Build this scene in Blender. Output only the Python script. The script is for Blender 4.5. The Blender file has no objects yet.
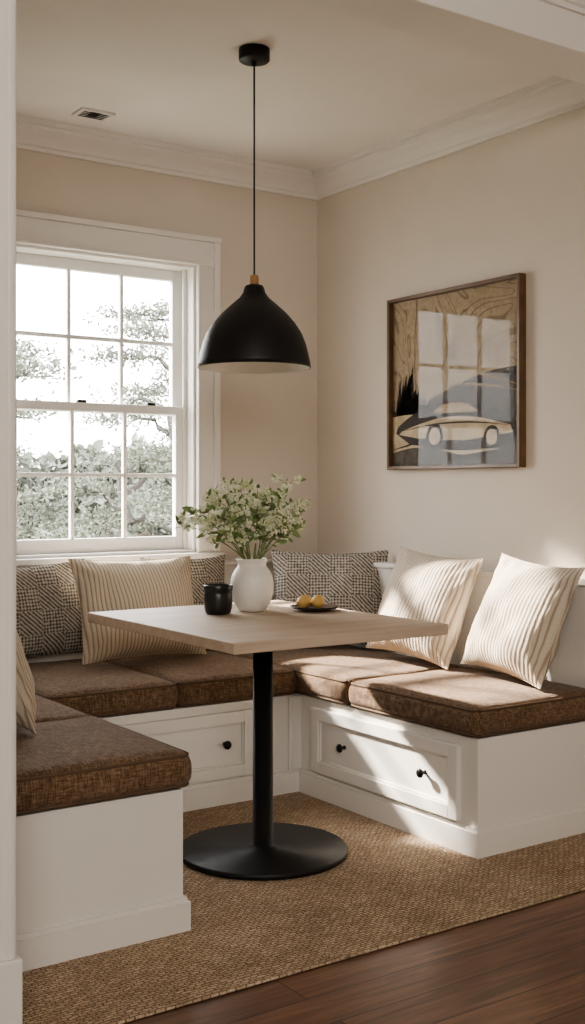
import bpy, bmesh, math, random
from mathutils import Vector, Matrix, noise
random.seed(7)
C = bpy.context.scene.collection
R = math.radians

# ---------------------------------------------------------------- materials
def mat(name, col, rough=0.6, metal=0.0, spec=0.5, coat=0.0):
    m = bpy.data.materials.new(name); m.use_nodes = True
    b = m.node_tree.nodes['Principled BSDF']
    b.inputs['Base Color'].default_value = (*col, 1)
    b.inputs['Roughness'].default_value = rough
    b.inputs['Metallic'].default_value = metal
    b.inputs['Specular IOR Level'].default_value = spec
    b.inputs['Coat Weight'].default_value = coat
    return m
class NT:
    def __init__(s, m):
        s.t = m.node_tree; s.b = s.t.nodes['Principled BSDF']
    def n(s, typ, **kw):
        nd = s.t.nodes.new(typ)
        for k, v in kw.items():
            if k.startswith('i_'):
                nd.inputs[k[2:].replace('_', ' ')].default_value = v
            else: setattr(nd, k, v)
        return nd
    def l(s, a, b): s.t.links.new(a, b)
    def coords(s, scale=(1,1,1), rot=(0,0,0), kind='Object'):
        tc = s.n('ShaderNodeTexCoord'); mp = s.n('ShaderNodeMapping')
        mp.inputs['Scale'].default_value = scale; mp.inputs['Rotation'].default_value = rot
        s.l(tc.outputs[kind], mp.inputs[0]); return mp.outputs[0]
    def ramp(s, fac, stops, interp='LINEAR'):
        r = s.n('ShaderNodeValToRGB'); r.color_ramp.interpolation = interp
        e = r.color_ramp.elements
        while len(e) < len(stops): e.new(0.5)
        for i, (p, c) in enumerate(stops):
            e[i].position = p; e[i].color = (*c, 1) if len(c) == 3 else c
        s.l(fac, r.inputs[0]); return r.outputs[0]
    def mix(s, fac, a, b, mode='MIX'):
        m = s.n('ShaderNodeMixRGB', blend_type=mode)
        if isinstance(fac, (int, float)): m.inputs[0].default_value = fac
        else: s.l(fac, m.inputs[0])
        for i, v in ((1, a), (2, b)):
            if isinstance(v, tuple): m.inputs[i].default_value = (*v, 1)
            else: s.l(v, m.inputs[i])
        return m.outputs[0]
    def math(s, op, a, b=None):
        m = s.n('ShaderNodeMath', operation=op)
        for i, v in ((0, a), (1, b)):
            if v is None: continue
            if isinstance(v, (int, float)): m.inputs[i].default_value = v
            else: s.l(v, m.inputs[i])
        return m.outputs[0]
    def bump(s, h, strength=0.3, dist=0.01):
        b = s.n('ShaderNodeBump'); b.inputs['Strength'].default_value = strength
        b.inputs['Distance'].default_value = dist
        s.l(h, b.inputs['Height']); s.l(b.outputs[0], s.b.inputs['Normal'])
    def color(s, c): s.l(c, s.b.inputs['Base Color'])

def plaster(name, col):
    m = mat(name, col, 0.85, spec=0.25); k = NT(m)
    co = k.coords()
    n1 = k.n('ShaderNodeTexNoise', i_Scale=2.5, i_Detail=4.0); k.l(co, n1.inputs[0])
    d = tuple(c*0.95 for c in col)
    k.color(k.ramp(n1.outputs[0], [(0.3, d), (0.7, col)]))
    n2 = k.n('ShaderNodeTexNoise', i_Scale=180.0, i_Detail=3.0); k.l(co, n2.inputs[0])
    k.bump(n2.outputs[0], 0.06, 0.003)
    return m
M_wall = plaster('wall_paint', (0.655, 0.59, 0.515))
M_ceil = plaster('ceiling_paint', (0.83, 0.795, 0.755))
M_trim = mat('trim_white_paint', (0.78, 0.75, 0.71), 0.42)
M_cab = mat('cabinet_white_paint', (0.74, 0.715, 0.675), 0.45)
for mm in (M_trim, M_cab):
    k = NT(mm); n = k.n('ShaderNodeTexNoise', i_Scale=60.0, i_Detail=3.0); k.l(k.coords(), n.inputs[0]); k.bump(n.outputs[0], 0.03, 0.002)
M_vinyl = mat('window_sash_white', (0.8, 0.79, 0.77), 0.35)
M_black = mat('matte_black_metal', (0.014, 0.014, 0.015), 0.45, 0.3)
k = NT(M_black); n = k.n('ShaderNodeTexNoise', i_Scale=300.0); k.l(k.coords(), n.inputs[0]); k.bump(n.outputs[0], 0.05, 0.001)
M_shade_in = mat('shade_inner_white', (0.85, 0.83, 0.79), 0.5)
M_brass = mat('oak_cap', (0.36, 0.19, 0.075), 0.45)
M_knob = mat('knob_black', (0.01, 0.01, 0.01), 0.3, 0.3)
M_dark = mat('vent_dark', (0.03, 0.03, 0.03), 0.7)

def wood(name, c1, c2, scale=(2, 25, 25), rough=0.45, coat=0.0):
    m = mat(name, c1, rough, coat=coat); k = NT(m)
    co = k.coords(scale)
    n1 = k.n('ShaderNodeTexNoise', i_Scale=1.6, i_Detail=8.0, i_Roughness=0.65, i_Distortion=0.4); k.l(co, n1.inputs[0])
    k.color(k.ramp(n1.outputs[0], [(0.3, c2), (0.7, c1)]))
    k.bump(n1.outputs[0], 0.08, 0.002)
    return m
M_oak = wood('pale_oak', (0.60, 0.49, 0.39), (0.44, 0.34, 0.255), (1.2, 18, 18), 0.5)
M_frame = wood('walnut_frame', (0.17, 0.095, 0.045), (0.09, 0.048, 0.024), (6, 6, 6), 0.35)

# plank floor (planks run along X)
M_floor = mat('walnut_plank_floor', (0.1, 0.05, 0.03), 0.34)
k = NT(M_floor)
co = k.coords()
br = k.n('ShaderNodeTexBrick', offset=0.37); k.l(co, br.inputs['Vector'])
for nm, v in (('Scale', 1.0), ('Mortar Size', 0.0016), ('Mortar Smooth', 0.1), ('Bias', 0.0), ('Brick Width', 1.5), ('Row Height', 0.125)):
    br.inputs[nm].default_value = v
br.inputs['Color1'].default_value = (0.0, 0.0, 0.0, 1); br.inputs['Color2'].default_value = (1, 1, 1, 1); br.inputs['Mortar'].default_value = (0.5, 0.5, 0.5, 1)
gn = k.n('ShaderNodeTexNoise', i_Scale=1.5, i_Detail=10.0, i_Roughness=0.65, i_Distortion=0.6)
gadd = k.n('ShaderNodeVectorMath', operation='ADD')
mp = k.coords((2.0, 28, 1)); k.l(mp, gadd.inputs[0]); 
gs = k.n('ShaderNodeVectorMath', operation='SCALE'); gs.inputs[3].default_value = 13.0; k.l(br.outputs['Color'], gs.inputs[0]); k.l(gs.outputs[0], gadd.inputs[1])
k.l(gadd.outputs[0], gn.inputs[0])
g = k.ramp(gn.outputs[0], [(0.28, (0.065, 0.034, 0.02)), (0.55, (0.17, 0.093, 0.058)), (0.78, (0.28, 0.165, 0.11))])
tone = k.ramp(br.outputs['Color'], [(0, (0.75, 0.75, 0.75)), (1, (1.15, 1.1, 1.05))])
g2 = k.mix(1.0, g, tone, 'MULTIPLY')
g3 = k.mix(br.outputs['Fac'], g2, (0.012, 0.006, 0.004))
k.color(g3); 
k.bump(k.math('SUBTRACT', k.math('MULTIPLY', gn.outputs[0], 0.15), br.outputs['Fac']), 0.3, 0.002)

# jute rug
M_rug = mat('jute_weave', (0.4, 0.28, 0.16), 0.95, spec=0.1)
k = NT(M_rug); co = k.coords()
dn = k.n('ShaderNodeTexNoise', i_Scale=22.0, i_Detail=3.0); k.l(co, dn.inputs[0])
ds = k.n('ShaderNodeVectorMath', operation='SCALE'); ds.inputs[3].default_value = 0.024; k.l(dn.outputs['Color'], ds.inputs[0])
da = k.n('ShaderNodeVectorMath', operation='ADD'); k.l(co, da.inputs[0]); k.l(ds.outputs[0], da.inputs[1])
br = k.n('ShaderNodeTexBrick', offset=0.5); k.l(da.outputs[0], br.inputs['Vector'])
for nm, v in (('Scale', 1.0), ('Mortar Size', 0.0023), ('Mortar Smooth', 1.0), ('Bias', 0.0), ('Brick Width', 0.023), ('Row Height', 0.0105)):
    br.inputs[nm].default_value = v
br.inputs['Color1'].default_value = (0.66, 0.52, 0.385, 1); br.inputs['Color2'].default_value = (0.48, 0.365, 0.26, 1); br.inputs['Mortar'].default_value = (0.22, 0.155, 0.10, 1)
ns = k.n('ShaderNodeTexNoise', i_Scale=200.0, i_Detail=4.0); k.l(co, ns.inputs[0])
nl = k.n('ShaderNodeTexNoise', i_Scale=5.0, i_Detail=6.0); k.l(co, nl.inputs[0])
c1 = k.mix(1.0, br.outputs['Color'], k.ramp(ns.outputs[0], [(0.3, (0.62, 0.62, 0.62)), (0.7, (1.22, 1.22, 1.22))]), 'MULTIPLY')
c2 = k.mix(1.0, c1, k.ramp(nl.outputs[0], [(0.3, (0.85, 0.83, 0.81)), (0.7, (1.08, 1.08, 1.08))]), 'MULTIPLY')
k.color(c2)
k.bump(k.math('SUBTRACT', k.math('MULTIPLY', ns.outputs[0], 0.5), br.outputs['Fac']), 0.9, 0.005)

# brown bench fabric
M_brown = mat('brown_woven_upholstery', (0.15, 0.08, 0.04), 0.9, spec=0.15)
M_brown.node_tree.nodes['Principled BSDF'].inputs['Sheen Weight'].default_value = 0.12
k = NT(M_brown); co = k.coords()
a = k.n('ShaderNodeTexNoise', i_Scale=1.0, i_Detail=2.0); k.l(k.coords((300, 45, 45)), a.inputs[0])
b = k.n('ShaderNodeTexNoise', i_Scale=1.0, i_Detail=2.0); k.l(k.coords((45, 300, 260)), b.inputs[0])
wv = k.math('ADD', a.outputs[0], b.outputs[0])
lg = k.n('ShaderNodeTexNoise', i_Scale=7.0, i_Detail=4.0); k.l(co, lg.inputs[0])
f = k.math('ADD', k.math('MULTIPLY', wv, 0.5), k.math('MULTIPLY', k.math('SUBTRACT', lg.outputs[0], 0.5), 0.14))
k.color(k.ramp(f, [(0.34, (0.075, 0.046, 0.027)), (0.50, (0.155, 0.098, 0.059)), (0.66, (0.27, 0.185, 0.12))]))
k.bump(k.math('ADD', wv, k.math('MULTIPLY', lg.outputs[0], 2.5)), 0.45, 0.004)
M_pipe = mat('brown_piping', (0.11, 0.068, 0.041), 0.85)

# pillows
def stripe_mat():
    m = mat('striped_cream_linen', (0.7, 0.63, 0.53), 0.95, spec=0.1); k = NT(m)
    tc = k.n('ShaderNodeTexCoord'); sx = k.n('ShaderNodeSeparateXYZ'); k.l(tc.outputs['Object'], sx.inputs[0])
    nz = k.n('ShaderNodeTexNoise', i_Scale=12.0, i_Detail=2.0); k.l(tc.outputs['Object'], nz.inputs[0])
    x = k.math('ADD', sx.outputs[0], k.math('MULTIPLY', nz.outputs[0], 0.004))
    fr = k.math('FRACT', k.math('MULTIPLY', x, 64.0))
    tri = k.math('ABSOLUTE', k.math('SUBTRACT', fr, 0.5))
    fine = k.n('ShaderNodeTexNoise', i_Scale=350.0, i_Detail=2.0); k.l(tc.outputs['Object'], fine.inputs[0])
    c = k.ramp(tri, [(0.0, (0.655, 0.585, 0.495)), (0.30, (0.625, 0.55, 0.455)), (0.40, (0.42, 0.345, 0.265)), (0.5, (0.38, 0.305, 0.23))])
    k.color(k.mix(1.0, c, k.ramp(fine.outputs[0], [(0.3, (0.85, 0.85, 0.85)), (0.7, (1.06, 1.06, 1.06))]), 'MULTIPLY'))
    k.bump(k.math('SUBTRACT', k.math('MULTIPLY', fine.outputs[0], 0.3), k.math('MULTIPLY', tri, 1.8)), 0.5, 0.004)
    return m
def pattern_mat():
    m = mat('geometric_block_print', (0.3, 0.27, 0.23), 0.95, spec=0.1); k = NT(m)
    tc = k.n('ShaderNodeTexCoord')
    mp = k.n('ShaderNodeMapping'); k.l(tc.outputs['Object'], mp.inputs[0])
    ch = k.n('ShaderNodeTexChecker', i_Scale=11.0); k.l(mp.outputs[0], ch.inputs[0])
    sp = k.n('ShaderNodeSeparateXYZ'); k.l(mp.outputs[0], sp.inputs[0])
    px = k.math('PINGPONG', sp.outputs[0], 1/11.0); py = k.math('PINGPONG', sp.outputs[1], 1/11.0)
    dmd = k.math('ADD', px, py)
    s1 = k.math('FRACT', k.math('MULTIPLY', dmd, 55.0))
    dx = k.math('ABSOLUTE', k.math('SUBTRACT', k.math('FRACT', k.math('MULTIPLY', sp.outputs[0], 77.0)), .5))
    dy = k.math('ABSOLUTE', k.math('SUBTRACT', k.math('FRACT', k.math('MULTIPLY', sp.outputs[1], 77.0)), .5))
    s2 = k.math('ADD', dx, dy)
    v = k.mix(ch.outputs[1], s1, s2)
    nz = k.n('ShaderNodeTexNoise', i_Scale=90.0, i_Detail=3.0); k.l(tc.outputs['Object'], nz.inputs[0])
    vv = k.math('ADD', v, k.math('MULTIPLY', k.math('SUBTRACT', nz.outputs[0], 0.5), 1.0))
    k.color(k.ramp(vv, [(0.34, (0.12, 0.113, 0.106)), (0.60, (0.49, 0.45, 0.395))]))
    fine = k.n('ShaderNodeTexNoise', i_Scale=350.0); k.l(tc.outputs['Object'], fine.inputs[0])
    k.bump(fine.outputs[0], 0.4, 0.003)
    return m
M_stripe = stripe_mat(); M_patt = pattern_mat()
M_vase = mat('white_stoneware', (0.78, 0.75, 0.70), 0.45)
k = NT(M_vase); n = k.n('ShaderNodeTexNoise', i_Scale=40.0, i_Detail=6.0); k.l(k.coords(), n.inputs[0]); k.bump(n.outputs[0], 0.12, 0.003)
M_cup = mat('dark_glazed_ceramic', (0.018, 0.017, 0.017), 0.3)
M_plate = mat('dark_plate_glaze', (0.03, 0.022, 0.018), 0.3)
M_lemon = mat('yellow_fruit_skin', (0.60, 0.38, 0.13), 0.5)
k = NT(M_lemon); n = k.n('ShaderNodeTexNoise', i_Scale=160.0); k.l(k.coords(), n.inputs[0]); k.bump(n.outputs[0], 0.2, 0.002)
M_leaf = mat('leaf_green', (0.16, 0.24, 0.07), 0.6)
M_stem = mat('stem_green', (0.15, 0.20, 0.07), 0.6)
M_bloom = mat('blossom_cream_green', (0.60, 0.64, 0.40), 0.8)
for mm, ca, cb in ((M_leaf, (0.11, 0.17, 0.055), (0.27, 0.34, 0.15)), (M_bloom, (0.52, 0.57, 0.33), (0.84, 0.83, 0.70))):
    k = NT(mm); n = k.n('ShaderNodeTexNoise', i_Scale=25.0, i_Detail=3.0); k.l(k.coords(), n.inputs[0]); k.color(k.ramp(n.outputs[0], [(0.35, ca), (0.65, cb)]))
def glass_mat(name, f0=0.04, rough=0.02):
    m = bpy.data.materials.new(name); m.use_nodes = True; t = m.node_tree; t.nodes.clear()
    o = t.nodes.new('ShaderNodeOutputMaterial'); mx = t.nodes.new('ShaderNodeMixShader')
    tr = t.nodes.new('ShaderNodeBsdfTransparent'); gl = t.nodes.new('ShaderNodeBsdfGlossy'); lw = t.nodes.new('ShaderNodeLayerWeight')
    gl.inputs['Roughness'].default_value = rough; lw.inputs[0].default_value = 0.5
    pw = t.nodes.new('ShaderNodeMath'); pw.operation = 'POWER'; pw.inputs[1].default_value = 5.0
    ml = t.nodes.new('ShaderNodeMath'); ml.operation = 'MULTIPLY_ADD'; ml.inputs[1].default_value = 1-f0; ml.inputs[2].default_value = f0
    t.links.new(lw.outputs['Facing'], pw.inputs[0]); t.links.new(pw.outputs[0], ml.inputs[0]); t.links.new(ml.outputs[0], mx.inputs[0])
    t.links.new(tr.outputs[0], mx.inputs[1]); t.links.new(gl.outputs[0], mx.inputs[2]); t.links.new(mx.outputs[0], o.inputs[0])
    return m
M_glass = glass_mat('window_glass', 0.04)
M_pglass = glass_mat('picture_glass', 0.005)

# ---------------------------------------------------------------- mesh helpers
def finish(bm, name, mats, smooth=False, bevel=0.0, parent=None, seg=2):
    bmesh.ops.recalc_face_normals(bm, faces=bm.faces)
    me = bpy.data.meshes.new(name); bm.to_mesh(me); bm.free()
    for m in (mats if isinstance(mats, (list, tuple)) else [mats]): me.materials.append(m)
    if smooth:
        for p in me.polygons: p.use_smooth = True
    o = bpy.data.objects.new(name, me); C.objects.link(o)
    if bevel:
        b = o.modifiers.new('bev', 'BEVEL'); b.width = bevel; b.segments = seg; b.limit_method = 'ANGLE'
        b.harden_normals = False
    if parent: o.parent = parent
    return o
def add_box(bm, x0, x1, y0, y1, z0, z1, mi=0):
    vs = [bm.verts.new(p) for p in ((x0,y0,z0),(x1,y0,z0),(x1,y1,z0),(x0,y1,z0),(x0,y0,z1),(x1,y0,z1),(x1,y1,z1),(x0,y1,z1))]
    for f in ((0,3,2,1),(4,5,6,7),(0,1,5,4),(1,2,6,5),(2,3,7,6),(3,0,4,7)):
        fc = bm.faces.new([vs[i] for i in f]); fc.material_index = mi
def boxes(name, lst, m, bevel=0.0, parent=None):
    bm = bmesh.new()
    for b in lst: add_box(bm, *b)
    return finish(bm, name, m, bevel=bevel, parent=parent)
def empty(name, loc=(0,0,0)):
    e = bpy.data.objects.new(name, None); e.location = loc; e.empty_display_size = 0.1; C.objects.link(e); return e
def lathe(bm, prof, seg=48, c=(0,0,0), mi=0, cap=False):
    rings = []
    for r, z in prof:
        if r < 1e-6: rings.append([bm.verts.new((c[0], c[1], c[2]+z))])
        else: rings.append([bm.verts.new((c[0]+r*math.cos(2*math.pi*i/seg), c[1]+r*math.sin(2*math.pi*i/seg), c[2]+z)) for i in range(seg)])
    for a, b in zip(rings, rings[1:]):
        for i in range(seg):
            j = (i+1) % seg
            if len(a) == 1 and len(b) == 1: continue
            if len(a) == 1: f = bm.faces.new((a[0], b[j], b[i]))
            elif len(b) == 1: f = bm.faces.new((a[i], a[j], b[0]))
            else: f = bm.faces.new((a[i], a[j], b[j], b[i]))
            f.material_index = mi; f.smooth = True
def tube(bm, pts, rads, seg=6, mi=0):
    rings = []
    for i, p in enumerate(pts):
        p = Vector(p)
        d = (Vector(pts[min(i+1, len(pts)-1)]) - Vector(pts[max(i-1, 0)])).normalized()
        a = d.orthogonal().normalized(); b = d.cross(a)
        r = rads[i] if isinstance(rads, (list, tuple)) else rads
        rings.append([bm.verts.new(p + r*(a*math.cos(2*math.pi*k/seg) + b*math.sin(2*math.pi*k/seg))) for k in range(seg)])
    for a, b in zip(rings, rings[1:]):
        for i in range(seg):
            f = bm.faces.new((a[i], a[(i+1) % seg], b[(i+1) % seg], b[i])); f.material_index = mi; f.smooth = True
    for r in (rings[0], rings[-1]):
        f = bm.faces.new(r); f.material_index = mi

# ---------------------------------------------------------------- dimensions
XR, YB, ZC = 3.15, 4.38, 2.59
XL = 0.81
YF, YK, HB, XJ = 2.355, 2.54, 2.45, 0.909
WX0, WX1, WZ0, WZ1 = 1.655, 2.50, 0.87, 2.115
T = 0.15
# ---------------------------------------------------------------- shell
boxes('floor', [(-2.2, XR+T, -2.2, YB+T, -0.1, 0)], M_floor)
boxes('wall_back', [(XL-T, WX0, YB, YB+T, 0, ZC+.1), (WX1, XR+T, YB, YB+T, 0, ZC+.1), (WX0, WX1, YB, YB+T, 0, WZ0), (WX0, WX1, YB, YB+T, WZ1, ZC+.1)], M_wall)
boxes('wall_right', [(XR, XR+T, -2.2, YB, 0, 2.75)], M_wall)
boxes('wall_left', [(XL-T, XL, YK, YB, 0, ZC+.1)], M_wall)
boxes('wall_partition', [(-2.2, XJ, YF, YK, 0, 2.75), (XJ, XR, YF, YK, HB, 2.75)], M_trim, bevel=0.004)
boxes('ceiling', [(XL-T, XR, YK, YB, ZC, ZC+.1), (-2.2, XR, -2.2, YF, 2.66, 2.75)], M_ceil)
boxes('wall_living_side', [(-2.35, -2.2, -2.2, YF, 0, 2.75)], M_wall)
boxes('wall_living_rear', [(-2.2, XR, -2.35, -2.2, 0, 2.75)], M_wall)

prof = [(0, 0), (0.012, 0), (0.014, 0.014), (0.024, 0.018), (0.034, 0.030), (0.052, 0.046), (0.074, 0.058), (0.088, 0.066), (0.090, 0.078), (0.104, 0.080), (0.106, 0.10), (0, 0.10)]
def crown(name, p0, p1, nrm, z):
    bm = bmesh.new(); rs = []
    for p in (p0, p1):
        rs.append([bm.verts.new((p[0]+nrm[0]*a, p[1]+nrm[1]*a, z+b)) for a, b in prof])
    n = len(prof)
    for i in range(n): bm.faces.new((rs[0][i], rs[0][(i+1) % n], rs[1][(i+1) % n], rs[1][i]))
    for r in rs: bm.faces.new(r)
    return finish(bm, name, M_trim)
crown('trim_crown_back', (XL, YB), (XR, YB), (0, -1), ZC-.1)
crown('trim_crown_right', (XR, YK), (XR, YB), (-1, 0), ZC-.1)
crown('trim_crown_header', (-2.2, YF), (XR, YF), (0, -1), 2.56)
boxes('trim_jamb_casing', [(XJ-.115, XJ-.010, YF-.018, YF, 0.16, 2.56), (XJ-.105, XJ-.075, YF-.026, YF-.018, .16, 2.56), (XJ-.028, XJ-.016, YF-.023, YF-.018, .16, 2.56)], M_trim, bevel=0.003)
boxes('trim_jamb_plinth', [(XJ-.12, XJ+.002, YF-.03, YF, 0, .16)], M_trim, bevel=0.004)

# ---------------------------------------------------------------- window
win = empty('window_1', ((WX0+WX1)/2, YB, 1.5))
def W(name, lst, m=M_vinyl, bevel=0.002):
    o = boxes(name, lst, m, bevel); o.parent = win; o.matrix_parent_inverse = Matrix.Translation(-win.location); return o
cw = 0.108
W('casing', [(WX0-cw, WX0, YB-.02, YB, WZ0-.0, WZ1), (WX1, WX1+cw, YB-.02, YB, WZ0-.0, WZ1),
             (WX0-cw, WX1+cw, YB-.022, YB, WZ1, WZ1+.105), (WX0-cw-.004, WX1+cw+.004, YB-.034, YB, WZ1+.105, WZ1+.128),
             (WX1+cw-.03, WX1+cw, YB-.032, YB-.02, WZ0, WZ1+.105), (WX0-cw, WX0-cw+.03, YB-.032, YB-.02, WZ0, WZ1+.105),
             (WX1+.0, WX1+.014, YB-.026, YB-.02, WZ0, WZ1), (WX0-.014, WX0, YB-.026, YB-.02, WZ0, WZ1), (WX0, WX1, YB-.028, YB-.022, WZ1, WZ1+.014)], M_trim, 0.003)
W('sill_stool', [(WX0-cw-.01, WX1+cw+.01, YB-.05, YB+.0, WZ0-.025, WZ0), (WX0, WX1, YB, YB+T, WZ0, WZ0+.012)], M_trim, 0.004)
W('jamb_liner', [(WX0, WX0+.012, YB, YB+T, WZ0+.012, WZ1), (WX1-.012, WX1, YB, YB+T, WZ0+.012, WZ1), (WX0+.012, WX1-.012, YB, YB+T, WZ1-.012, WZ1),
                 (WX1-.03, WX1-.012, YB+.055, YB+.068, WZ0+.012, WZ1-.012), (WX0+.012, WX0+.03, YB+.055, YB+.068, WZ0+.012, WZ1-.012)], M_trim)
ZM = 1.487
def sash(name, x0, x1, y0, y1, z0, z1, st, bot, top):
    L = [(x0, x0+st, y0, y1, z0, z1), (x1-st, x1, y0, y1, z0, z1), (x0+st, x1-st, y0, y1, z0, z0+bot), (x0+st, x1-st, y0, y1, z1-top, z1)]
    gx0, gx1, gz0, gz1 = x0+st, x1-st, z0+bot, z1-top
    ym = (y0+y1)/2
    for i in (1, 2):
        xc = gx0+(gx1-gx0)*i/3; L.append((xc-.008, xc+.008, ym-.011, ym+.011, gz0, gz1))
    zc = (gz0+gz1)/2
    L.append((gx0, gx1, ym-.0105, ym+.0105, zc-.008, zc+.008))
    W(name, L)
    W(name+'_glass', [(gx0, gx1, ym-.002, ym+.002, gz0, gz1)], M_glass, 0)
sash('upper_sash', WX0+.012, WX1-.012, YB+.100, YB+.132, ZM-.02, WZ1-.012, .048, .035, .045)
sash('lower_sash', WX0+.012, WX1-.012, YB+.066, YB+.098, WZ0+.012, ZM+.018, .05, .058, .036)
W('sash_locks', [(1.98, 2.02, YB+.066, YB+.09, ZM+.018, ZM+.03), (2.30, 2.34, YB+.066, YB+.09, ZM+.018, ZM+.03)], M_black, 0.003)

# ---------------------------------------------------------------- ceiling vent
vent = empty('ceiling_vent', (1.91, 4.10, ZC))
def PV(o, e): o.parent = e; o.matrix_parent_inverse = Matrix.Translation(-e.location); return o
vx, vy = 1.89, 4.10
PV(boxes('vent_frame', [(vx-.07, vx+.07, vy-.05, vy-.036, ZC-.008, ZC), (vx-.07, vx+.07, vy+.036, vy+.05, ZC-.008, ZC), (vx-.07, vx-.056, vy-.036, vy+.036, ZC-.008, ZC), (vx+.056, vx+.07, vy-.036, vy+.036, ZC-.008, ZC)] +
   [(vx-.056, vx-.050+.03, vy-.036, vy+.036, ZC-.006, ZC-.004), (vx+.02, vx+.056, vy-.036, vy+.036, ZC-.006, ZC-.004)], M_trim, 0.001), vent)
PV(boxes('vent_duct', [(vx-.056, vx+.056, vy-.036, vy+.036, ZC-.002, ZC-.0005)] + [(vx-.05, vx+.05, vy-.026+i*.018, vy-.018+i*.018, ZC-.0075, ZC-.0062) for i in range(4)], M_dark), vent)

# ---------------------------------------------------------------- rug
def rug():
    bm = bmesh.new(); add_box(bm, 0.925, 3.13, 2.25, 4.36, 0.0005, 0.008)
    return finish(bm, 'jute_rug', M_rug, bevel=0.003)
rug()

# ---------------------------------------------------------------- banquette
Z0, ZB = 0.008, 0.372
ben = empty('built_in_banquette')
XRB, YBB, XLB, YE = 2.50, 3.59, 1.462, 2.625
body = [(XRB, XR, YE, YB, Z0, ZB), (XLB, XRB, YBB, YB, Z0, ZB), (XL, XLB, YE, YB, Z0, ZB)]
boxes('carcass', body, M_cab, 0.003, ben)
bt, bh = 0.014, 0.082
base = [(XRB-bt, XRB, YE, YBB-bt, Z0, bh), (XRB-bt, XR-.002, YE-bt, YE, Z0, bh), (XLB+bt, XRB-bt, YBB-bt, YBB, Z0, bh), (XL+.1, XLB+bt, YE-bt, YE, Z0, bh), (XLB, XLB+bt, YE, YBB-bt, Z0, bh)]
boxes('base_trim', base, M_cab, 0.0, ben)
s = 0.007
base2 = [(XRB-s, XRB, YE, YBB-s, bh, bh+.012), (XRB-s, XR-.002, YE-s, YE, bh, bh+.012), (XLB+s, XRB-s, YBB-s, YBB, bh, bh+.012), (XL+.1, XLB+s, YE-s, YE, bh, bh+.012), (XLB, XLB+s, YE, YBB-s, bh, bh+.012)]
boxes('base_cap', base2, M_cab, 0.0, ben)
def drawer_x(name, xf, sgn, y0, y1, z0, z1):
    fw = 0.042; d = 0.020; L = []
    def bx(a, b, ya, yb, za, zb):
        xa, xb = xf+sgn*a, xf+sgn*b; L.append((min(xa, xb), max(xa, xb), ya, yb, za, zb))
    bx(0, d, y0, y0+fw, z0, z1); bx(0, d, y1-fw, y1, z0, z1); bx(0, d, y0+fw, y1-fw, z0, z0+fw); bx(0, d, y0+fw, y1-fw, z1-fw, z1); bx(0, .006, y0+fw, y1-fw, z0+fw, z1-fw)
    g = .007
    bx(0, .013, y0+fw, y0+fw+g, z0+fw, z1-fw); bx(0, .013, y1-fw-g, y1-fw, z0+fw, z1-fw); bx(0, .013, y0+fw+g, y1-fw-g, z0+fw, z0+fw+g); bx(0, .013, y0+fw+g, y1-fw-g, z1-fw-g, z1-fw)
    boxes(name, L, M_cab, 0.002, ben)
def drawer_y(name, yf, x0, x1, z0, z1):
    fw = 0.042; d = 0.020; g = .007
    L = [(x0, x0+fw, yf-d, yf, z0, z1), (x1-fw, x1, yf-d, yf, z0, z1), (x0+fw, x1-fw, yf-d, yf, z0, z0+fw), (x0+fw, x1-fw, yf-d, yf, z1-fw, z1), (x0+fw, x1-fw, yf-.006, yf, z0+fw, z1-fw),
         (x0+fw, x0+fw+g, yf-.013, yf, z0+fw, z1-fw), (x1-fw-g, x1-fw, yf-.013, yf, z0+fw, z1-fw), (x0+fw+g, x1-fw-g, yf-.013, yf, z0+fw, z0+fw+g), (x0+fw+g, x1-fw-g, yf-.013, yf, z1-fw-g, z1-fw)]
    boxes(name, L, M_cab, 0.002, ben)
drawer_x('drawer_front_1', XRB, -1, 2.70, 3.49, .104, .340)
drawer_y('drawer_front_2', YBB, 1.62, 2.285, .104, .340)
drawer_x('drawer_front_3', XLB, 1, 2.70, 3.49, .104, .340)
boxes('stile_trim', [(2.445, 2.47, YBB-.01, YBB, .094, ZB-.005), (2.46, XRB, YBB-.012, YBB, .094, ZB-.005)], M_cab, .002, ben)
def knob(i, p, d):
    bm = bmesh.new(); lathe(bm, [(0, 0), (.008, 0), (.0065, .004), (.0055, .012), (.010, .017), (.0155, .021), (.0155, .025), (.012, .029), (0, .030)], 24)
    bmesh.ops.transform(bm, matrix=Matrix.Translation(p) @ Vector((0, 0, 1)).rotation_difference(Vector(d)).to_matrix().to_4x4(), verts=bm.verts)
    finish(bm, 'knob_%d' % i, M_knob, True, parent=ben)
knob(1, (XRB-.006, 3.30, .223), (-1, 0, 0)); knob(2, (XRB-.006, 2.865, .223), (-1, 0, 0))
knob(3, (2.165, YBB-.006, .225), (0, -1, 0)); knob(4, (1.74, YBB-.006, .225), (0, -1, 0))
knob(5, (XLB+.006, 2.87, .223), (1, 0, 0)); knob(6, (XLB+.006, 3.32, .223), (1, 0, 0))
HBk = 0.815; bd = 0.085
boxes('backrest_panels', [(XR-bd, XR, YE, YB-bd, ZB, HBk), (XL, XR, YB-bd, YB, ZB, HBk), (XL, XL+bd, YE, YB-bd, ZB, HBk)], M_cab, .004, ben)
boxes('backrest_cap', [(XR-bd-.012, XR, YE, YB-bd-.012, HBk, HBk+.02), (XL, XR, YB-bd-.012, YB, HBk, HBk+.02), (XL, XL+bd+.012, YE, YB-bd-.012, HBk, HBk+.02)], M_cab, .005, ben)

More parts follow.
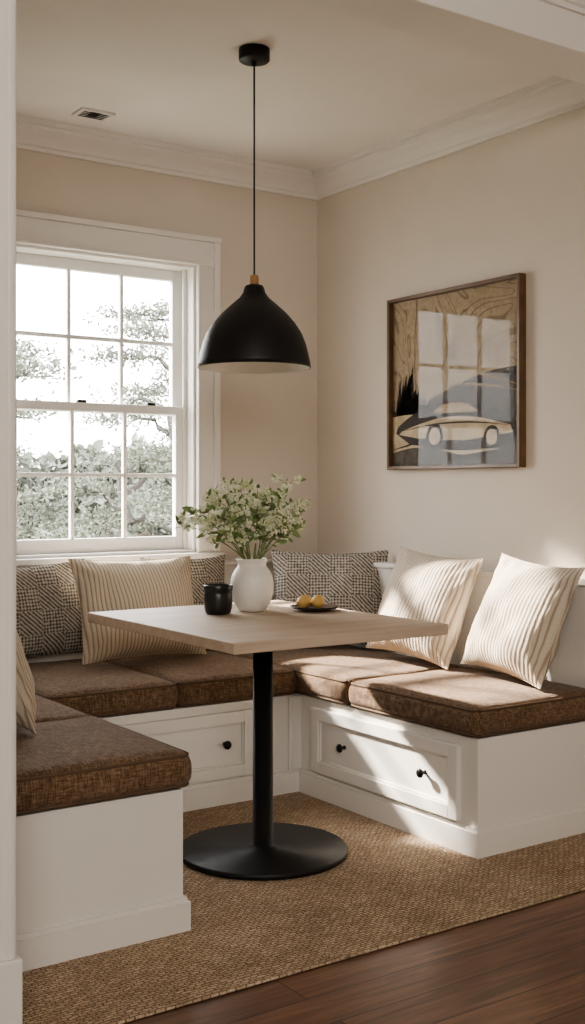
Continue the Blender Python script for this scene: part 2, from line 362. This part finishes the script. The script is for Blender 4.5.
# ---------------------------------------------------------------- seat cushions
def rounded_box(bm, x0, x1, y0, y1, z0, z1, r, crown_h=0.010, nx=26, ny=26, nz=6, seed=0):
    def P(u, v, w):
        p = Vector((x0+(x1-x0)*u, y0+(y1-y0)*v, z0+(z1-z0)*w))
        c = Vector((min(max(p.x, x0+r), x1-r), min(max(p.y, y0+r), y1-r), min(max(p.z, z0+r), z1-r)))
        d = p-c
        if d.length > 1e-9: p = c + d.normalized()*min(d.length, r) if d.length > r else p
        bul = (1-(2*u-1)**4)*(1-(2*v-1)**4)
        if w > .5: p.z += crown_h*bul*(w-.5)*2 + 0.004*noise.noise(Vector((p.x*6+seed, p.y*6, 0)))*(w-.5)*2
        sd = (1-(2*w-1)**2)*.006
        p.x += sd*(1 if u > .999 else -1 if u < .001 else 0); p.y += sd*(1 if v > .999 else -1 if v < .001 else 0)
        return p
    def sp(n, L):
        e = r/L; a = [0, e*.25, e*.55, e]; m = [e+(1-2*e)*i/(n-1) for i in range(1, n-1)]
        return a+m+[1-q for q in reversed(a)]
    U, V, Wl = sp(nx, x1-x0), sp(ny, y1-y0), sp(nz, z1-z0)
    cache = {}
    def vt(i, j, kk):
        key = (i, j, kk)
        if key not in cache: cache[key] = bm.verts.new(P(U[i], V[j], Wl[kk]))
        return cache[key]
    a, b, c = len(U)-1, len(V)-1, len(Wl)-1
    def q(*v): 
        f = bm.faces.new(v); f.smooth = True
    for i in range(a):
        for j in range(b): q(vt(i,j,0), vt(i,j+1,0), vt(i+1,j+1,0), vt(i+1,j,0)); q(vt(i,j,c), vt(i+1,j,c), vt(i+1,j+1,c), vt(i,j+1,c))
    for i in range(a):
        for kk in range(c): q(vt(i,0,kk), vt(i+1,0,kk), vt(i+1,0,kk+1), vt(i,0,kk+1)); q(vt(i,b,kk), vt(i,b,kk+1), vt(i+1,b,kk+1), vt(i+1,b,kk))
    for j in range(b):
        for kk in range(c): q(vt(0,j,kk), vt(0,j,kk+1), vt(0,j+1,kk+1), vt(0,j+1,kk)); q(vt(a,j,kk), vt(a,j+1,kk), vt(a,j+1,kk+1), vt(a,j,kk+1))
def seat_cushion(x0, x1, y0, y1, seed):
    z0, z1 = ZB+.001, 0.470; r = 0.030
    cx, cy = (x0+x1)/2, (y0+y1)/2
    e = empty('bench_seat_cushion', (cx, cy, z0))
    bm = bmesh.new(); rounded_box(bm, x0-cx, x1-cx, y0-cy, y1-cy, 0, z1-z0, r, seed=seed*7)
    finish(bm, 'cushion_body', M_brown, True, parent=e)
    bm = bmesh.new()
    for zz in (z1-z0-.011, .010):
        pts = []; rr = r; hx, hy = (x1-x0)/2, (y1-y0)/2
        for (sx, sy, a0) in ((1, 1, 0), (-1, 1, 90), (-1, -1, 180), (1, -1, 270)):
            for t in range(5):
                a = R(a0+t*22.5); pts.append((sx*(hx-rr)+math.cos(a)*(rr-.004), sy*(hy-rr)+math.sin(a)*(rr-.004), zz))
        pts.append(pts[0]); tube(bm, pts, .0045, 8)
    finish(bm, 'piping', M_pipe, True, parent=e)
gp = 0.003
xi, xo = XLB+.022, XRB-.018
yb1 = YB-bd-.002; yfr = YBB-.018
seat_cushion(xo, XR-bd-.002, YE-.008, 3.27-gp, 1)
seat_cushion(xo, XR-bd-.002, 3.27+gp, yb1, 2)
seat_cushion(1.975+gp, xo-gp, yfr, yb1, 3)
seat_cushion(xi+gp, 1.975-gp, yfr, yb1, 4)
seat_cushion(XL+bd+.002, xi-gp*0, YE-.012, 3.20-gp, 5)
seat_cushion(XL+bd+.002, xi-gp, 3.20+gp, yb1, 6)

# ---------------------------------------------------------------- pillows
def pillow(name, m, base, az, lean, w, h, t, roll=0, seed=0):
    N = 44; bm = bmesh.new()
    def P(u, v, sgn):
        au, av = abs(u), abs(v)
        k = 0.085
        x = u*w/2*(1-k*(1-v*v)*au**1.5) ; y = v*h/2*(1-k*(1-u*u)*av**1.5)
        f = max(0, (1-au**2.4))*max(0, (1-av**2.4)); z = t/2*f**0.60
        wr = noise.noise(Vector((x*7+seed, y*7, sgn*2+seed)))*0.014*min(1, f*3)
        wr += noise.noise(Vector((x*20+seed, y*11, sgn*5)))*0.007*min(1, f*4)
        wr += 0.005*math.sin((x-y*math.copysign(1, u*v+1e-9))*95+seed)*(au*av)**1.5*min(1, f*8)
        z *= 1+0.22*(-v)
        return Vector((x, y, sgn*(z+wr) if f > 0 else 0))
    g = {}
    for sgn in (1, -1):
        for i in range(N+1):
            for j in range(N+1):
                u = math.sin((2*i/N-1)*math.pi/2*0.98)/math.sin(math.pi/2*.98); v = math.sin((2*j/N-1)*math.pi/2*.98)/math.sin(math.pi/2*.98)
                edge = i in (0, N) or j in (0, N)
                if edge and sgn == -1: g[(i, j, -1)] = g[(i, j, 1)]
                else: g[(i, j, sgn)] = bm.verts.new(P(u, v, sgn))
        for i in range(N):
            for j in range(N):
                q = [g[(i, j, sgn)], g[(i+1, j, sgn)], g[(i+1, j+1, sgn)], g[(i, j+1, sgn)]]
                if sgn == -1: q.reverse()
                f = bm.faces.new(q); f.smooth = True
    ring = [g[(i, 0, 1)].co.copy() for i in range(N)] + [g[(N, j, 1)].co.copy() for j in range(N)] + [g[(N-i, N, 1)].co.copy() for i in range(N)] + [g[(0, N-j, 1)].co.copy() for j in range(N+1)]
    ring = [p for i, p in enumerate(ring) if i == 0 or (p-ring[i-1]).length > .001]
    tube(bm, ring, 0.0028, 6)
    o = finish(bm, name, m, True)
    a = R(az); L = R(lean); N0 = Vector((math.cos(a), math.sin(a), 0)); up = Vector((0, 0, 1))
    up2 = up*math.cos(L)-N0*math.sin(L); n2 = N0*math.cos(L)+up*math.sin(L); x2 = up2.cross(n2)
    M = Matrix((x2, up2, n2)).transposed().to_4x4()
    M = M @ Matrix.Rotation(R(roll), 4, 'Z')
    zmin = min((M @ v.co).z for v in o.data.vertices)
    o.matrix_world = Matrix.Translation(Vector((base[0], base[1], 0.484-zmin))+Vector((up2.x, up2.y, 0))*h/2) @ M
    return o
pillow('patterned_throw_pillow', M_patt, (1.70, 4.19), -88, 8, .46, .37, .12, 2, 1)
pillow('striped_lumbar_pillow', M_stripe, (2.07, 4.00), -86, 18, .55, .405, .17, -1, 2)
pillow('patterned_throw_pillow', M_patt, (2.37, 4.20), -90, 8, .40, .38, .10, 0, 3)
pillow('patterned_throw_pillow', M_patt, (2.87, 3.90), 234, 14, .50, .41, .15, 0, 4)
pillow('striped_throw_pillow', M_stripe, (2.86, 3.385), 184, 22, .46, .43, .18, -4, 5)
pillow('striped_throw_pillow', M_stripe, (2.86, 2.885), 176, 23, .43, .43, .18, -4, 6)
pillow('striped_throw_pillow', M_stripe, (1.215, 3.20), -4, 20, .46, .46, .17, 0, 7)

# ---------------------------------------------------------------- table
TX, TY = 1.977, 3.04
tab = empty('pedestal_dining_table', (TX, TY, 0))
bm = bmesh.new(); add_box(bm, 1.60-TX, 2.357-TX, 2.60-TY, 3.52-TY, .709, .741)
finish(bm, 'tabletop', M_oak, bevel=.004, parent=tab, seg=3)
bm = bmesh.new()
lathe(bm, [(0, .0085), (.262, .0085), (.265, .011), (.265, .023), (.262, .0265), (0.05, .0275), (.048, .033), (.032, .034), (.0315, .70), (0, .70)], 96)
finish(bm, 'base_and_column', M_black, parent=tab, bevel=0)
bm = bmesh.new(); add_box(bm, -.14, .14, -.14, .14, .699, .708); finish(bm, 'mounting_plate', M_black, bevel=.002, parent=tab)

# ---------------------------------------------------------------- pendant
PX, PY = 2.047, 3.2
pen = empty('pendant_lamp', (PX, PY, ZC))
bm = bmesh.new(); lathe(bm, [(0, 0), (.050, 0), (.051, -.004), (.051, -.036), (.047, -.040), (0, -.040)], 48)
lathe(bm, [(.008, -.040), (.008, -.054), (0.003, -.056)], 16); finish(bm, 'canopy', M_black, parent=pen)
bm = bmesh.new(); tube(bm, [(0, 0, -.04), (0, 0, -.74)], .003, 8); finish(bm, 'cord', M_black, True, parent=pen)
zr = 1.544-ZC
bm = bmesh.new(); lathe(bm, [(0, zr+.304), (.011, zr+.304), (.014, zr+.300), (.015, zr+.268), (0, zr+.268)], 24); finish(bm, 'wood_cap', M_brass, parent=pen)
outer = [(.020, .272), (.028, .270), (.033, .262), (.037, .246), (.050, .228), (.076, .206), (.107, .178), (.134, .147), (.155, .114), (.169, .080), (.178, .046), (.184, .018), (.186, 0)]
bm = bmesh.new(); lathe(bm, [(0, zr+.272)]+[(r, zr+z) for r, z in outer]+[(.1835, zr)], 96); finish(bm, 'shade_outer', M_black, True, parent=pen)
bm = bmesh.new(); lathe(bm, [(0, zr+.245)]+[(max(r-.0035, .01), zr+z-.004*(i < 11)) for i, (r, z) in enumerate(outer[1:])], 96)
finish(bm, 'shade_inner', M_shade_in, True, parent=pen)
bm = bmesh.new(); lathe(bm, [(0, zr+.245), (.018, zr+.24), (.018, zr+.19), (0.012, zr+.185), (.024, zr+.165), (.030, zr+.145), (.026, zr+.122), (0, zr+.112)], 24); finish(bm, 'bulb', M_shade_in, True, parent=pen)

# ---------------------------------------------------------------- vase, flowers, cup, plate
ZT = .7415
VX, VY = 2.07, 3.25
bm = bmesh.new()
lathe(bm, [(0, 0), (.040, 0), (.046, .004), (.062, .030), (.071, .060), (.0725, .088), (.069, .112), (.060, .132), (.050, .145), (.047, .152), (.047, .160), (.052, .170), (.053, .173), (.050, .175), (.044, .165), (.042, .155), (.050, .135), (.060, .11), (.060, .06), (.03, .01), (0, .01)], 64)
o = finish(bm, 'ceramic_vase', M_vase, True); o.location = (VX, VY, ZT)

camdir = Vector((.566, .824, 0)); rt = Vector((.824, -.566, 0))
def leaf(bm, a, b, rnd, mi, wd=.22):
    d = b-a; L = d.length; s = d.cross(Vector((rnd.uniform(-1, 1), rnd.uniform(-1, 1), rnd.uniform(-1, 1))))
    if s.length < 1e-6: return
    s = s.normalized()*L*wd; n = d.cross(s).normalized()*L*.06
    v = [bm.verts.new(x) for x in (a, a+d*.35+s+n, a+d*.75+s*.7+n, b, a+d*.75-s*.7+n, a+d*.35-s+n, a+d*.5-n*.3)]
    for t in ((0, 1, 6), (1, 2, 6), (2, 3, 6), (3, 4, 6), (4, 5, 6), (5, 0, 6)):
        f = bm.faces.new([v[i] for i in t]); f.material_index = mi; f.smooth = True
def bouquet():
    bm = bmesh.new(); rnd = random.Random(11)
    base = Vector((0, 0, .10))
    tips = []
    spec = [(-.225, .02, .195), (-.18, -.05, .25), (-.14, .07, .29), (-.09, -.03, .33), (-.04, .06, .36), (.02, -.05, .29), (.05, .04, .31), (.10, -.02, .29), (.12, .06, .35),
            (.155, -.03, .26), (.175, .03, .28), (.09, -.09, .24), (-.10, -.09, .23), (.02, .11, .27), (-.05, .12, .28), (-.02, -.10, .25), (.14, .09, .22), (-.15, .09, .21), (.165, 0, .19), (-.07, 0, .27), (-.06, -.12, .17), (.07, -.12, .18)]
    for a, d, hgt in spec:
        tip = rt*a + camdir*d + Vector((0, 0, .12+hgt*.84))
        nk = Vector((tip.x, tip.y, 0)).normalized()*.028 + Vector((0, 0, .172))
        pts = [base, nk]
        for t in [i/8 for i in range(1, 9)]:
            p = nk*(1-t)**2 + (nk+ (tip-nk)*.45+Vector((0, 0, .035)))*2*t*(1-t) + tip*t*t
            p += Vector((rnd.uniform(-1, 1), rnd.uniform(-1, 1), rnd.uniform(-1, 1)))*.003; pts.append(p)
        tube(bm, pts, [.0022]*3+[.0018]*4+[.0012]*3, 5, 0)
        tips.append((tip, (pts[-1]-pts[-2]).normalized(), True))
        for t in (4, 5, 6, 7, 8, 9):
            p = pts[t]
            for q in range(2):
                dr = Vector((rnd.uniform(-1, 1), rnd.uniform(-1, 1), rnd.uniform(-.1, 1))).normalized()
                br = p+dr*rnd.uniform(.022, .045)
                tube(bm, [p, (p+br)/2+Vector((0, 0, .004)), br], .0009, 4, 0)
                if rnd.random() < .74: tips.append((br, dr, t > 4))
                else: leaf(bm, p, br+dr*.022, rnd, 1)
            if rnd.random() < .5: leaf(bm, p, p+Vector((rnd.uniform(-1, 1), rnd.uniform(-1, 1), rnd.uniform(-.5, .6))).normalized()*.042, rnd, 1)
    for p, d, fl in tips:
        cl = rnd.uniform(.013, .022)
        if fl and rnd.random() < .95 or rnd.random() < .2:
            for q in range(rnd.randint(18, 26)):
                o = Vector((rnd.gauss(0, 1), rnd.gauss(0, 1), rnd.gauss(0, 1))).normalized()*cl*rnd.uniform(.4, 1)
                bmesh.ops.create_icosphere(bm, subdivisions=1, radius=rnd.uniform(.0030, .0054), matrix=Matrix.Translation(p+o))
        for q in range(1):
            dd = (d+Vector((rnd.uniform(-1, 1), rnd.uniform(-1, 1), rnd.uniform(-1, .8)))*.9).normalized()
            leaf(bm, p, p+dd*rnd.uniform(.02, .036), rnd, 1)
    return bm
bm = bouquet()
for f in bm.faces:
    if len(f.verts) == 3 and f.material_index == 0: f.material_index = 2
me = bpy.data.meshes.new('flower_bouquet'); bm.to_mesh(me); bm.free()
for m in (M_stem, M_leaf, M_bloom): me.materials.append(m)
o = bpy.data.objects.new('flower_bouquet', me); C.objects.link(o); o.location = (VX, VY, ZT)

bm = bmesh.new()
lathe(bm, [(0, 0), (.036, 0), (.041, .004), (.0455, .02), (.047, .045), (.046, .066), (.0445, .072), (.047, .076), (.048, .092), (.0465, .095), (.043, .093), (.042, .08), (.041, .03), (0, .02)], 48)
o = finish(bm, 'dark_ceramic_cup', M_cup, True); o.location = (1.93, 3.235, ZT)
fr = empty('fruit_plate', (2.245, 3.135, ZT))
bm = bmesh.new()
lathe(bm, [(0, 0), (.045, 0), (.05, .004), (.075, .009), (.083, .0145), (.082, .016), (.073, .0125), (.05, .008), (0, .007)], 64)
o = finish(bm, 'plate', M_plate, True, parent=fr)
for i, (dx, dy, dz, r, az) in enumerate(((-.040, .012, .0295, .022, 30), (.004, -.012, .0305, .023, 100), (-.006, .045, .0285, .021, 60))):
    bm = bmesh.new(); lathe(bm, [(0, -r*1.12), (.003, -r*1.1), (.007, -r*1.0), (r*.72, -r*.68), (r*.95, -r*.25), (r, 0), (r*.95, r*.25), (r*.72, r*.68), (.007, r*1.0), (.0035, r*1.1), (0, r*1.12)], 24)
    f = finish(bm, 'fruit_%d' % (i+1), M_lemon, True, parent=fr); f.rotation_euler = (R(84), 0, R(az)); f.location = (dx, dy, dz)

# ---------------------------------------------------------------- framed artwork on the right wall
A0, A1, B0, B1 = 3.825, 3.05, 1.227, 1.947
pic = empty('framed_artwork', (XR, (A0+A1)/2, (B0+B1)/2))
fw = .015
PV(boxes('frame', [(XR-.036, XR, A1, A1+fw, B0, B1), (XR-.036, XR, A0-fw, A0, B0, B1), (XR-.036, XR, A1+fw, A0-fw, B0, B0+fw), (XR-.036, XR, A1+fw, A0-fw, B1-fw, B1)], M_frame, .002), pic)
M_art = mat('art_tan_print', (0.45, 0.36, 0.25), 0.8); k = NT(M_art)
co = k.coords((1, 1, 1))
wv = k.n('ShaderNodeTexNoise', i_Scale=2.2, i_Detail=1.5, i_Distortion=2.0); k.l(co, wv.inputs[0])
ln = k.math('ABSOLUTE', k.math('SUBTRACT', k.math('FRACT', k.math('MULTIPLY', wv.outputs[0], 14.0)), .5))
n2 = k.n('ShaderNodeTexNoise', i_Scale=60.0, i_Detail=5.0); k.l(co, n2.inputs[0])
bg = k.ramp(n2.outputs[0], [(.3, (.27, .20, .125)), (.7, (.37, .29, .19))])
k.color(k.mix(k.ramp(ln, [(.0, (.7,)*3), (.07, (.5,)*3), (.12, (0,)*3)]), bg, (.13, .088, .05)))
def artmat(n, a, b, sc=40):
    m = mat(n, a, .8); k = NT(m); t = k.n('ShaderNodeTexNoise', i_Scale=sc, i_Detail=6.0); k.l(k.coords(), t.inputs[0]); k.color(k.ramp(t.outputs[0], [(.4, a), (.62, b)])); return m
M_slate = artmat('art_slate', (.05, .042, .034), (.11, .092, .07)); M_ink = artmat('art_ink', (.025, .021, .017), (.065, .05, .038), 90)
M_cream = artmat('art_cream', (.38, .295, .185), (.50, .40, .27), 25); M_ochre = artmat('art_ochre', (.25, .165, .085), (.36, .255, .14), 50)
def art_poly(name, pts, m, layer):
    u0, u1 = A0-fw, A1+fw; v0, v1 = B0+fw, B1-fw
    bm = bmesh.new(); x = XR-.012-layer*.0006
    vs = [bm.verts.new((x, u0+(u1-u0)*min(max(u, 0), 1), v0+(v1-v0)*min(max(v, 0), 1))) for u, v in pts]
    f = bm.faces.new(vs); bmesh.ops.triangulate(bm, faces=[f])
    PV(finish(bm, name, m), pic)
PV(boxes('print', [(XR-.012, XR-.002, A1+fw, A0-fw, B0+fw, B1-fw)], M_art), pic)
def curve(f, a, b, n=24): return [(a+(b-a)*i/n, f(a+(b-a)*i/n)) for i in range(n+1)]
art_poly('hills', curve(lambda u: .40+.13*math.sin(u*2.6-.9), .30, 1)+[(1, 0), (.30, 0)], M_slate, 1)
sp = [(0, .10), (0, .34)]
x = .0
rr = random.Random(4)
for i in range(14):
    hh = .40+.27*math.exp(-((i-4)/3.2)**2)*rr.uniform(.55, 1.15); w = .011
    sp += [(x, .33), (x+w*.4, hh-.10), (x+w*.85, hh-.05), (x+w, hh), (x+w*1.15, hh-.05), (x+w*1.6, hh-.10), (x+w*2, .33)]; x += .027
sp += [(.45, .10)]
art_poly('city_skyline', sp, M_ink, 2)
def stroke(name, f, a, b, wd, m, layer, n=40):
    up = curve(f, a, b, n); dn = [(u, v-wd*(0.25+math.sin(math.pi*(u-a)/(b-a)))) for u, v in reversed(up)]
    art_poly(name, up+dn, m, layer)
art_poly('road', [(0, 0), (0, .30)]+curve(lambda u: .30-.20*u+.05*math.sin(u*6), 0.02, 1)+[(1, 0)], M_cream, 3)
art_poly('slate_ground', [(0, 0), (0, .08)]+curve(lambda u: .08+.03*math.sin(u*7), .02, 1)+[(1, 0)], M_slate, 4)  # dark slate ground printed along the bottom of the artwork
car = [(.03, .20)]+curve(lambda u: .22+.16*math.sin(math.pi*min(1, max(0, (u-.03)/.95)))**.8, .05, .97, 24)+[(.985, .18), (.96, .12), (.80, .09), (.60, .08), (.40, .09), (.15, .13)]
art_poly('car_body', car, M_ink, 5)
art_poly('car_panel', [(.06, .19)]+curve(lambda u: .205+.075*math.sin(math.pi*(u-.06)/.9), .08, .93, 20)+[(.95, .17), (.6, .14), (.3, .15)], M_cream, 6)
art_poly('car_window', [(.34, .31), (.42, .352), (.52, .362), (.62, .35), (.70, .30), (.50, .30)], M_ochre, 6)
stroke('contour_a', lambda u: .20+.05*math.sin(math.pi*u), .08, .92, .008, M_ink, 7)
stroke('contour_b', lambda u: .10+.22*u, .0, .40, .010, M_ink, 7)
stroke('contour_c', lambda u: .55-.30*(u-.35)**2, .35, 1.0, .008, M_ochre, 7)
stroke('contour_d', lambda u: .47-.25*(u-.45)**2, .42, 1.0, .008, M_ochre, 7)
stroke('contour_e', lambda u: .62+.10*math.sin((u-.3)*5), .10, .98, .010, M_ochre, 7)
stroke('contour_f', lambda u: .74+.09*math.sin((u-.1)*5.5), .06, .98, .009, M_ochre, 7)
def ring(cx, cy, r, r2, m, l, nm):
    art_poly(nm, [(cx+r*math.cos(t*math.pi/16), cy+r*1.1*math.sin(t*math.pi/16)) for t in range(32)], m, l)
    art_poly(nm+'_hub', [(cx+r2*math.cos(t*math.pi/16), cy+r2*1.1*math.sin(t*math.pi/16)) for t in range(32)], M_cream, l+1)
ring(.36, .17, .07, .045, M_ink, 8, 'wheel_a'); ring(.80, .15, .06, .04, M_ink, 8, 'wheel_b')
PV(boxes('glazing', [(XR-.0265, XR-.0245, A1+fw, A0-fw, B0+fw, B1-fw)], M_pglass), pic)

# ---------------------------------------------------------------- exterior
M_grass = artmat('lawn', (.08, .09, .06), (.13, .14, .10), 6)
M_bark = artmat('tree_bark', (.05, .046, .04), (.09, .083, .073), 20)
M_tleaf = artmat('tree_leaf', (.08, .092, .07), (.14, .155, .12), 3)
M_hleaf = artmat('hedge_leaf', (.13, .142, .12), (.20, .212, .185), 2)
boxes('lawn_ground', [(-12, 25, YB+T+.01, 30, -.25, -.15)], M_grass)
rnd = random.Random(21); bm = bmesh.new()
for i in range(15000):    # clipped hedge / shrub line at the bottom of the garden
    x = rnd.uniform(1.5, 9.5); top = 1.55+.28*noise.noise(Vector((x*.9, 0, 0)))+.15*noise.noise(Vector((x*3, 5, 0)))
    z = rnd.uniform(-.15, top); a = Vector((x, 12.2+.35*noise.noise(Vector((x*1.5, z*1.5, 3)))+rnd.uniform(-.12, .12), z))
    leaf(bm, a, a+Vector((rnd.uniform(-1, 1), rnd.uniform(-1, .2), rnd.uniform(-.6, 1))).normalized()*rnd.uniform(.09, .17), rnd, 0, .38)
add_box(bm, 1.5, 9.5, 12.5, 12.9, -.15, 1.3)
me = bpy.data.meshes.new('garden_hedge'); bm.to_mesh(me); bm.free(); me.materials.append(M_hleaf)
o = bpy.data.objects.new('garden_hedge', me); C.objects.link(o)
def tree(name, base, hgt, spread, nb, seed, lean=(0, 0), dens=60):
    rnd = random.Random(seed); bm = bmesh.new(); cl = []
    tr = [Vector((0, 0, 0))]
    for i in range(1, 7):
        t = i/6; tr.append(Vector((lean[0]*t+rnd.uniform(-.08, .08), lean[1]*t+rnd.uniform(-.08, .08), hgt*t)))
    tube(bm, tr, [.10, .085, .07, .055, .045, .03, .015], 8, 0)
    for i in range(nb):
        t = .28+.7*i/nb; ii = min(int(t*6), 5); p = tr[ii].lerp(tr[ii+1], t*6-ii)
        a = rnd.uniform(0, 2*math.pi); Lb = spread*(1.15-t*.75)*rnd.uniform(.7, 1.1)
        pts = [p]
        for s in range(1, 6): pts.append(p+Vector((math.cos(a), math.sin(a), 0))*Lb*s/5+Vector((rnd.uniform(-.06, .06), rnd.uniform(-.06, .06), .10*s*Lb/2*math.sin(s)+.05*s)))
        tube(bm, pts, [.03, .026, .02, .015, .010, .005], 5, 0)
        for s in (2, 3, 4, 5):
            cl.append(pts[s]+Vector((rnd.uniform(-.2, .2), rnd.uniform(-.2, .2), rnd.uniform(0, .08))))
    cl.append(tr[-1])
    for c in cl:
        rad = rnd.uniform(.16, .28)
        for q in range(dens*3):
            o = Vector((rnd.gauss(0, .5)*rad*1.4, rnd.gauss(0, .5)*rad*1.4, rnd.gauss(0, .5)*rad*.28)); a = c+o
            leaf(bm, a, a+Vector((rnd.uniform(-1, 1), rnd.uniform(-1, 1), rnd.uniform(-.4, 1))).normalized()*rnd.uniform(.03, .06), rnd, 1)
    me = bpy.data.meshes.new(name); bm.to_mesh(me); bm.free(); me.materials.append(M_bark); me.materials.append(M_tleaf)
    o = bpy.data.objects.new(name, me); C.objects.link(o); o.location = base; return o
tree('garden_tree', (3.25, 9.4, -.15), 2.5, 1.0, 10, 3, (.2, 0))
tree('garden_tree', (5.35, 9.6, -.15), 3.0, 1.05, 11, 5, (-.1, 0))
tree('garden_tree', (4.1, 8.6, -.15), 1.55, 1.0, 8, 8, (.1, 0))

# ---------------------------------------------------------------- lights
w = bpy.data.worlds.new('overcast_sky'); bpy.context.scene.world = w; w.use_nodes = True
bg = w.node_tree.nodes['Background']; bg.inputs[0].default_value = (0.99, 0.985, 0.98, 1); bg.inputs[1].default_value = 10.0
def lamp(name, typ, loc, energy, col, **kw):
    l = bpy.data.lights.new(name, typ); l.energy = energy; l.color = col
    for a, b in kw.items(): setattr(l, a, b)
    o = bpy.data.objects.new(name, l); C.objects.link(o); o.location = loc; return o
sun = lamp('sun_light', 'SUN', (-2, 10, 6), 27.0, (1.0, .89, .76), angle=R(2.5))
sun.rotation_euler = Vector((.44, -1.0, -.70)).to_track_quat('-Z', 'Y').to_euler()
po = lamp('window_portal_light', 'AREA', ((WX0+WX1)/2, YB+T+.02, (WZ0+WZ1)/2), 1, (1, 1, 1), shape='RECTANGLE', size=WX1-WX0, size_y=WZ1-WZ0)
po.rotation_euler = (R(-90), 0, 0); po.data.cycles.is_portal = True
fl = lamp('added_fill_light', 'AREA', (-0.6, -1.6, 2.3), 80, (1.0, .95, .88), shape='RECTANGLE', size=2.4, size_y=1.2)  # added fill behind the camera to brighten the nook, no actual fixture
fl.rotation_euler = Vector((.5, 1.0, -.10)).to_track_quat('-Z', 'Y').to_euler()

# ---------------------------------------------------------------- camera
cam = bpy.data.cameras.new('camera'); co = bpy.data.objects.new('camera', cam); C.objects.link(co)
co.location = (0, 0, 1.15); co.rotation_euler = (R(90), 0, R(-34.5))
cam.sensor_fit = 'AUTO'; cam.sensor_width = 36; cam.lens = 1157/1024*36; cam.shift_y = -24/1024
bpy.context.scene.camera = co
vs = bpy.context.scene.view_settings
vs.view_transform = 'AgX'; vs.look = 'AgX - Medium High Contrast'; vs.exposure = 0.45
